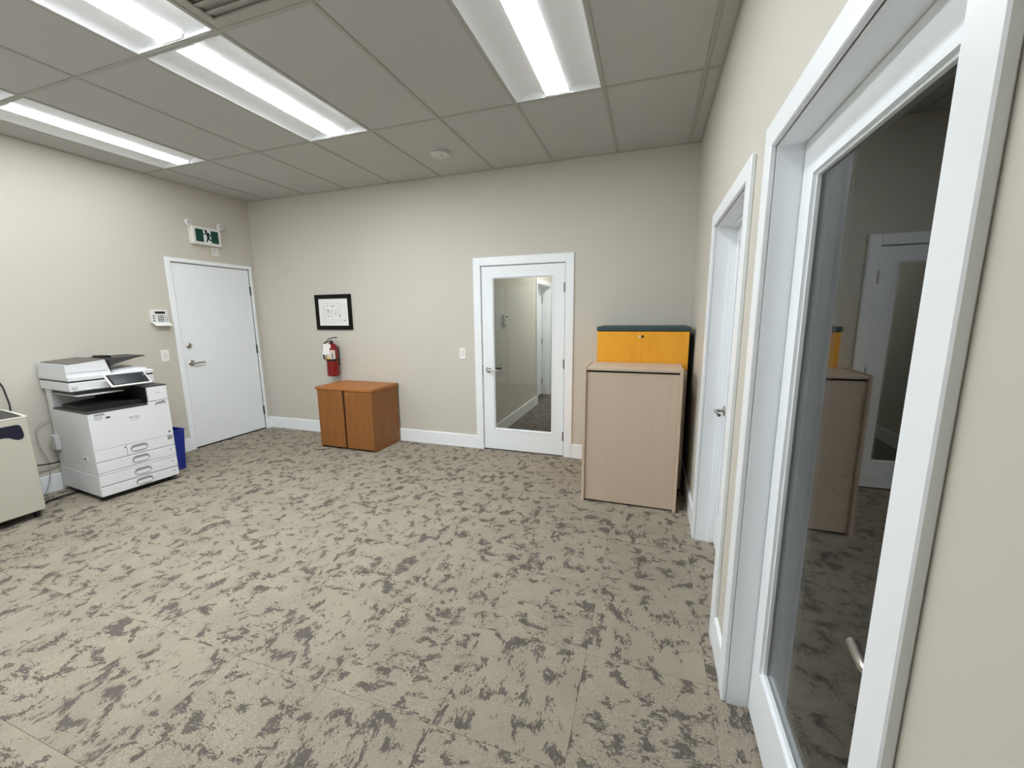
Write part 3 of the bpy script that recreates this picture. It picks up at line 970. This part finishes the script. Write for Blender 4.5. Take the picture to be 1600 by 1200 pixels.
es = empty('exit_sign', (XL, -.6085, 2.345), PI / 2)
tag(es, 'green running-man exit sign with two lamp heads above white door', 'exit sign')
MB().box(-.164, .164, -.062, 0, 0, .198, .006, 2).build('housing', 'ivory', es, False)
fr = MB()
fr.box(-.158, .158, -.066, -.060, .006, .030, .002).box(-.158, .158, -.066, -.060, .168, .192, .002).box(-.158, -.130, -.066, -.060, .030, .168, .002).box(.130, .158, -.066, -.060, .030, .168, .002)
fr.build('frame', 'plastic', es, False)
MB().box(-.130, -.043, -.0635, -.061, .030, .168).build('green_panel', 'green', es, False)
MB().box(.043, .130, -.0635, -.061, .030, .168).build('green_panel', 'green', es, False)
MB().box(-.043, .043, -.0635, -.061, .030, .168).build('white_panel', 'signwhite', es, False)
mn = MB()
yy = -.0645
def limb(a, b_, r1):
    mn.tube([(a[0], yy, a[1]), (b_[0], yy, b_[1])], r1, 6)
def fig(pts):
    mn.prism([(1.15 * (p[0] + .002), .099 + 1.18 * (p[1] - .098)) for p in pts], 'y', yy - .0012, yy + .0012)
mn.lathe([(0, -.0015), (.0145, -.0015), (.0145, .0015), (0, .0015)], (-.012, yy, .1545), 'y', 16)
fig([(-.016, .134), (.010, .134), (.019, .128), (.015, .090), (-.003, .088), (-.008, .100)])
fig([(-.012, .135), (-.012, .125), (-.020, .114), (-.040, .111), (-.040, .120), (-.024, .124)])
fig([(.008, .135), (.020, .130), (.031, .112), (.035, .098), (.027, .096), (.020, .108), (.010, .120)])
fig([(-.003, .096), (.012, .092), (.005, .073), (-.008, .043), (-.020, .043), (-.009, .074)])
fig([(.000, .100), (.015, .094), (.021, .074), (.038, .070), (.038, .058), (.012, .061)])
mn.build('running_figure', 'greendk', es, False)
for sg, zz in ((-1, .224), (1, .236)):
    x_ = sg * .178
    MB().tube([(sg * .150, -.03, .190), (sg * .160, -.034, .212), (x_, -.036, zz)], .009, 8, smooth=3).build('lamp_arm', 'ivory', es)
    hd = MB().lathe([(0, .020), (.020, .018), (.034, .004), (.036, -.018), (.031, -.022), (0, -.019)], (x_, -.04, zz), 'y', 28).build('lamp_head', 'ivory', es)
    MB().lathe([(0, 0), (.029, 0), (.029, -.002), (0, -.003)], (x_, -.0605, zz), 'y', 28).build('lamp_lens', 'pgrey', hd)

tg = MB().box(-.038, .038, -.003, 0, 0, .092).build('service_tag', 'paper', None, False)
tg.location = (XL, -.497, 2.246); tg.rotation_euler = (0, 0, PI / 2)
tag(tg, 'small white paper tag hanging below the exit sign', 'tag')
ln = MB()
for k in range(6): ln.box(-.030, .030 - .008 * (k % 3), -.0035, -.003, .014 + k * .012, .018 + k * .012)
ln.build('tag_text', 'inklight', tg, False)

# ================================================================ BACK WALL FITTINGS
pf = empty('framed_plan', (-2.724, 0, 1.354))
tag(pf, 'black framed floor plan print on the back wall above fire extinguisher', 'picture')
fw_, fh_, fb = .548, .430, .050
mb = MB()
mb.box(-fw_ / 2, fw_ / 2, -.022, -.001, 0, fb, .003).box(-fw_ / 2, fw_ / 2, -.022, -.001, fh_ - fb, fh_, .003)
mb.box(-fw_ / 2, -fw_ / 2 + fb, -.022, -.001, fb, fh_ - fb, .003).box(fw_ / 2 - fb, fw_ / 2, -.022, -.001, fb, fh_ - fb, .003)
mb.build('frame', 'framewood', pf, False)
MB().box(-fw_ / 2 + fb - .004, fw_ / 2 - fb + .004, -.010, -.003, fb - .004, fh_ - fb + .004).build('print', 'paper', pf, False)
pl_ = MB(); ps = MB()
def pline(mbx, x0, x1, z0, z1): mbx.box(x0, x1, -.0108, -.010, z0, z1)
ox, oz, ow, oh = -.165, .090, .265, .235
for (a0, b0, a1, b1) in ((0, 0, 1, 0), (0, 1, 1, 1), (0, 0, 0, 1), (1, 0, 1, 1), (.10, .12, .9, .12), (.10, .88, .9, .88), (.1, .12, .1, .88), (.9, .12, .9, .88), (.3, .62, .9, .62), (.3, .50, .9, .50), (.3, .5, .3, .88), (.55, .12, .55, .45), (.1, .3, .5, .3), (1.12, .05, 1.12, .95), (1.3, .05, 1.3, .95)):
    x0, z0, x1, z1 = ox + a0 * ow, oz + b0 * oh, ox + a1 * ow, oz + b1 * oh
    pline(pl_, x0 - .001, x1 + .001, z0 - .001, z1 + .001)
rnd = random.Random(3)
for a0, b0, s_ in ((.12, .72, .5), (.12, .66, .6), (.16, .60, .6), (.30, .64, 1.1), (.33, .60, 1.2), (.28, .55, .7), (.22, .48, .7), (.30, .47, .7), (.40, .50, .7), (.50, .57, .9), (.62, .86, 1.3), (.56, .84, .6), (.68, .84, .6), (.14, .36, .8), (.30, .36, .9), (.30, .28, .5), (.45, .33, .8), (.55, .32, .5), (.70, .46, .9), (.76, .42, .7), (.80, .34, .6), (.95, .40, .9), (.97, .30, .9), (.96, .35, .9), (1.25, .1, 1.0), (1.22, .08, .8), (1.2, .8, .6), (.74, .56, .6), (.5, .71, .5), (.85, .71, .6)):
    x_, z_ = ox + a0 * ow, oz + b0 * oh
    s_ *= .0055
    ps.box(x_ - s_, x_ + s_, -.0112, -.010, z_ - s_, z_ + s_)
pl_.build('plan_lines', 'inklight', pf, False)
ps.build('plan_symbols', 'ink', pf, False)

fx = empty('fire_extinguisher', (-2.722, -.095, .785))
tag(fx, 'red fire extinguisher with white inspection tag hung on the back wall', 'fire extinguisher')
R_ = .071
MB().lathe([(0, .0), (R_ - .008, 0), (R_, .008), (R_, .345), (R_ - .006, .368), (R_ - .022, .388), (.030, .402), (.020, .408), (0, .408)], seg=40).build('cylinder', 'red', fx)
MB().lathe([(0, .398), (.021, .398), (.021, .430), (.016, .440), (0, .440)], seg=20).build('valve', 'black', fx)
# handle and squeeze lever point to the room
hd = Vector((.75, -.66, 0)).normalized()
def hp(d_, z_): return (hd.x * d_, hd.y * d_, z_)
MB().tube([hp(-.012, .432), hp(.03, .438), hp(.085, .432), hp(.10, .424)], .007, 8, smooth=3).build('carry_handle', 'black', fx)
MB().tube([(-.045, -.02, .440), (-.02, -.01, .458), (.03, .01, .472), (.075, .02, .474)], .006, 8, smooth=3).build('squeeze_lever', 'black', fx)
MB().lathe([(0, -.006), (.014, -.006), (.014, .006), (0, .006)], (.028, -.02, .424), 'y', 16).build('gauge', 'black', fx)
MB().tube([(-.018, -.012, .425), (-.050, -.035, .420), (-.078, -.050, .385), (-.083, -.055, .31), (-.080, -.052, .24), (-.074, -.048, .205)], .0085, 10, smooth=5).build('hose', 'black', fx)
MB().lathe([(R_ + .0005, .192), (R_ + .004, .192), (R_ + .004, .214), (R_ + .0005, .214)], seg=40).build('strap', 'black', fx)
MB().box(-.025, .025, .06, .0945, .12, .36).build('wall_bracket', 'black', fx, False)
def wrap(name, mat, a0, a1, z0, z1, rr_):
    vs = []; fs = []
    k_ = 12
    for k in range(k_ + 1):
        a_ = a0 + (a1 - a0) * k / k_
        for r__, z__ in ((rr_, z0), (rr_, z1), (rr_ + .0006, z1), (rr_ + .0006, z0)):
            vs.append((r__ * math.cos(a_), r__ * math.sin(a_), z__))
    for k in range(k_):
        for j in range(4):
            fs.append((k * 4 + j, k * 4 + (j + 1) % 4, (k + 1) * 4 + (j + 1) % 4, (k + 1) * 4 + j))
    fs.append((3, 2, 1, 0)); fs.append(tuple(k_ * 4 + j for j in range(4)))
    return MB().add(vs, fs).build(name, mat, fx)
# angles: camera lies towards +x -y (about -47 degrees)
wrap('label', 'label', math.radians(-112), math.radians(-18), .215, .325, R_ + .0004)
wrap('label_band', 'yellow', math.radians(-110), math.radians(-66), .217, .246, R_ + .0011)
wrap('label_text', 'ink', math.radians(-52), math.radians(-42), .222, .285, R_ + .0011)
tgx = MB()
Rt = Matrix.Translation((.0, -.085, .335)) @ Matrix.Rotation(math.radians(38), 4, 'Z') @ Matrix.Rotation(math.radians(5), 4, 'Y')
tgx.box(-.043, .043, -.001, .001, -.065, .065, 0, 1, Rt)
tgx.build('inspection_tag', 'paper', fx, False, label='white inspection tag')
MB().tube([(.0, -.085, .40), (-.005, -.05, .415), (0, -.02, .42)], .0015, 6, smooth=3).build('tag_string', 'paper', fx)

# corridor thermostat
th_ = empty('thermostat', (CX, .865, 1.385), PI / 2)
tag(th_, 'white wall thermostat in the corridor, seen through the back glass door', 'thermostat')
MB().box(-.065, .065, -.03, 0, 0, .14, .005, 2).build('body', 'plastic', th_, False)
MB().box(-.02, .045, -.032, -.028, .095, .120).build('display', 'pdark', th_, False)
MB().box(-.06, .06, -.0315, -.029, .068, .072).build('seam', 'inklight', th_, False)

# ================================================================ CABINETS
# brown oak two-door cabinet
oc = empty('oak_cabinet', (-2.232, -.265, 0))
tag(oc, 'brown oak two-door cabinet under the fire extinguisher', 'cabinet')
hx, y0, y1, zt = .385, -.228, .232, .722
MB().box(-hx - .008, hx + .008, y0 - .022, y1 + .01, zt - .030, zt, .002).build('top', 'oaktop', oc, False)
MB().box(-hx, -hx + .020, y0, y1, 0, zt - .030).build('side_panel', 'oak', oc, False)
MB().box(hx - .020, hx, y0, y1, 0, zt - .030).build('side_panel', 'oak', oc, False)
MB().box(-hx + .020, hx - .020, y1 - .012, y1, .03, zt - .030).build('back_panel', 'oak', oc, False)
MB().box(-hx + .020, hx - .020, y0 + .002, y1 - .012, .03, .05).build('bottom_shelf', 'oak', oc, False)
MB().box(-.02, .02, y0 + .001, y0 + .02, .03, zt - .030).build('door_gap_shade', 'dark', oc, False)  # dark strip painted as the shade between the two doors
MB().box(-hx + .020, hx - .020, y0 + .05, y0 + .06, 0, .03).build('toe_gap_shade', 'dark', oc, False)  # dark strip painted as the shade in the toe gap
d = MB().box(-hx + .018, -.015, y0 - .019, y0, .024, zt - .036, .0015).build('door', 'oak', oc, False)
d = MB().box(.013, hx - .002, y0 - .019, y0, .024, zt - .036, .0015).build('door', 'oak', oc, False)
MB().lathe([(0, .0), (.011, 0), (.012, -.004), (.008, -.007), (0, -.007)], (.050, y0 - .019, zt - .075), 'y', 20).build('lock', 'brass', d)

# orange maple cabinet with slate top, in the corner
mc = empty('maple_cabinet', (.945, -.30, 0))
tag(mc, 'orange maple cabinet with slate top in the corner behind beige cabinet', 'cabinet')
hx = .366
MB().box(-hx - .004, hx + .006, -.282, .27, 1.372, 1.405, .003).build('top', 'teal', mc, False)
MB().box(-hx + .014, hx - .014, -.260, .268, 0, 1.371).build('carcass', 'dark', mc, False)  # near-black colour stands for the deep shadow around the carcass
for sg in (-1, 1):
    MB().box(sg * (hx - .014), sg * hx, -.262, .268, 0, 1.371).build('side_panel', 'maple' if sg < 0 else 'pdark', mc, False)  # right panel's dark colour carries the shadow of the gap by the wall
# one tall door front of two book-matched leaves of veneer
fr_ = MB().box(-hx + .002, -.0002, -.276, -.262, 1.085, 1.366, .001).build('drawer_front', 'maple', mc, False)
fr2 = MB().box(.0002, hx - .002, -.276, -.262, 1.055, 1.366, .001).build('drawer_front', 'maple', mc, False)
MB().box(-hx + .002, hx - .002, -.276, -.262, .03, 1.050, .001).build('door', 'beigewood', mc, False)
MB().lathe([(0, 0), (.011, 0), (.011, -.003), (0, -.003)], (.006, -.276, 1.325), 'y', 20).build('lock', 'dark', fr2)
MB().box(-.030, -.006, -.2775, -.276, 1.321, 1.330).build('lock_label', 'creamlight', fr_, False)

# beige laminate cabinet in front of it
bc = empty('beige_cabinet', (.892, -.79, 0))
tag(bc, 'tall beige laminate cabinet with plain front, standing before the orange one', 'cabinet')
hx = .362
for sg in (-1, 1):
    MB().box(sg * (hx - .024), sg * hx, -.196, .205, 0, 1.112, .003).build('side_panel', 'beigewood', bc, False)
MB().box(-hx + .024, hx - .024, -.190, .203, 1.082, 1.106, .003).build('top', 'beigewood', bc, False)
MB().box(-hx + .0245, hx - .0245, -.178, -.160, .014, 1.068, .0015).build('front_panel', 'beigewood', bc, False)
MB().box(-hx + .024, hx - .024, -.158, .200, .02, 1.08).build('carcass', 'dark', bc, False)

# ================================================================ CABLES
def cable(name, path, r, mat, label, smooth=6):
    mb = MB(); mb.tube(path, r, 8, smooth=smooth)
    o_ = mb.build(name, mat)
    return tag(o_, label, 'cable')
cable('power_cable', [(XL + .03, -2.56, 1.18), (XL + .025, -2.45, 1.08), (XL + .03, -2.405, 1.0), (XL + .05, -2.395, .90), (XL + .09, -2.405, .78), (XL + .06, -2.44, .55), (XL + .06, -2.45, .40)], .006, 'cable', 'black power cable dropping down the wall behind the cream machine')
cable('power_cable', [(XL + .07, -2.48, .36), (XL + .08, -2.38, .305), (XL + .07, -2.28, .275), (XL + .05, -2.16, .262)], .006, 'cable', 'black cable running behind the machines into the back of printer')
cable('network_cable', [(XL + .045, -2.18, .66), (XL + .04, -2.262, .60), (XL + .04, -2.270, .46), (XL + .045, -2.245, .34), (XL + .05, -2.235, .24), (XL + .055, -2.26, .11), (XL + .06, -2.30, .02)], .004, 'cablegrey', 'thin grey network cable hanging between cream machine and printer')
cable('floor_cable', [(-3.62, -2.46, .010), (-3.70, -2.38, .010), (-3.72, -2.28, .010), (-3.70, -2.18, .012), (-3.66, -2.08, .012)], .008, 'cable', 'black cable lying on carpet between cream machine and printer')
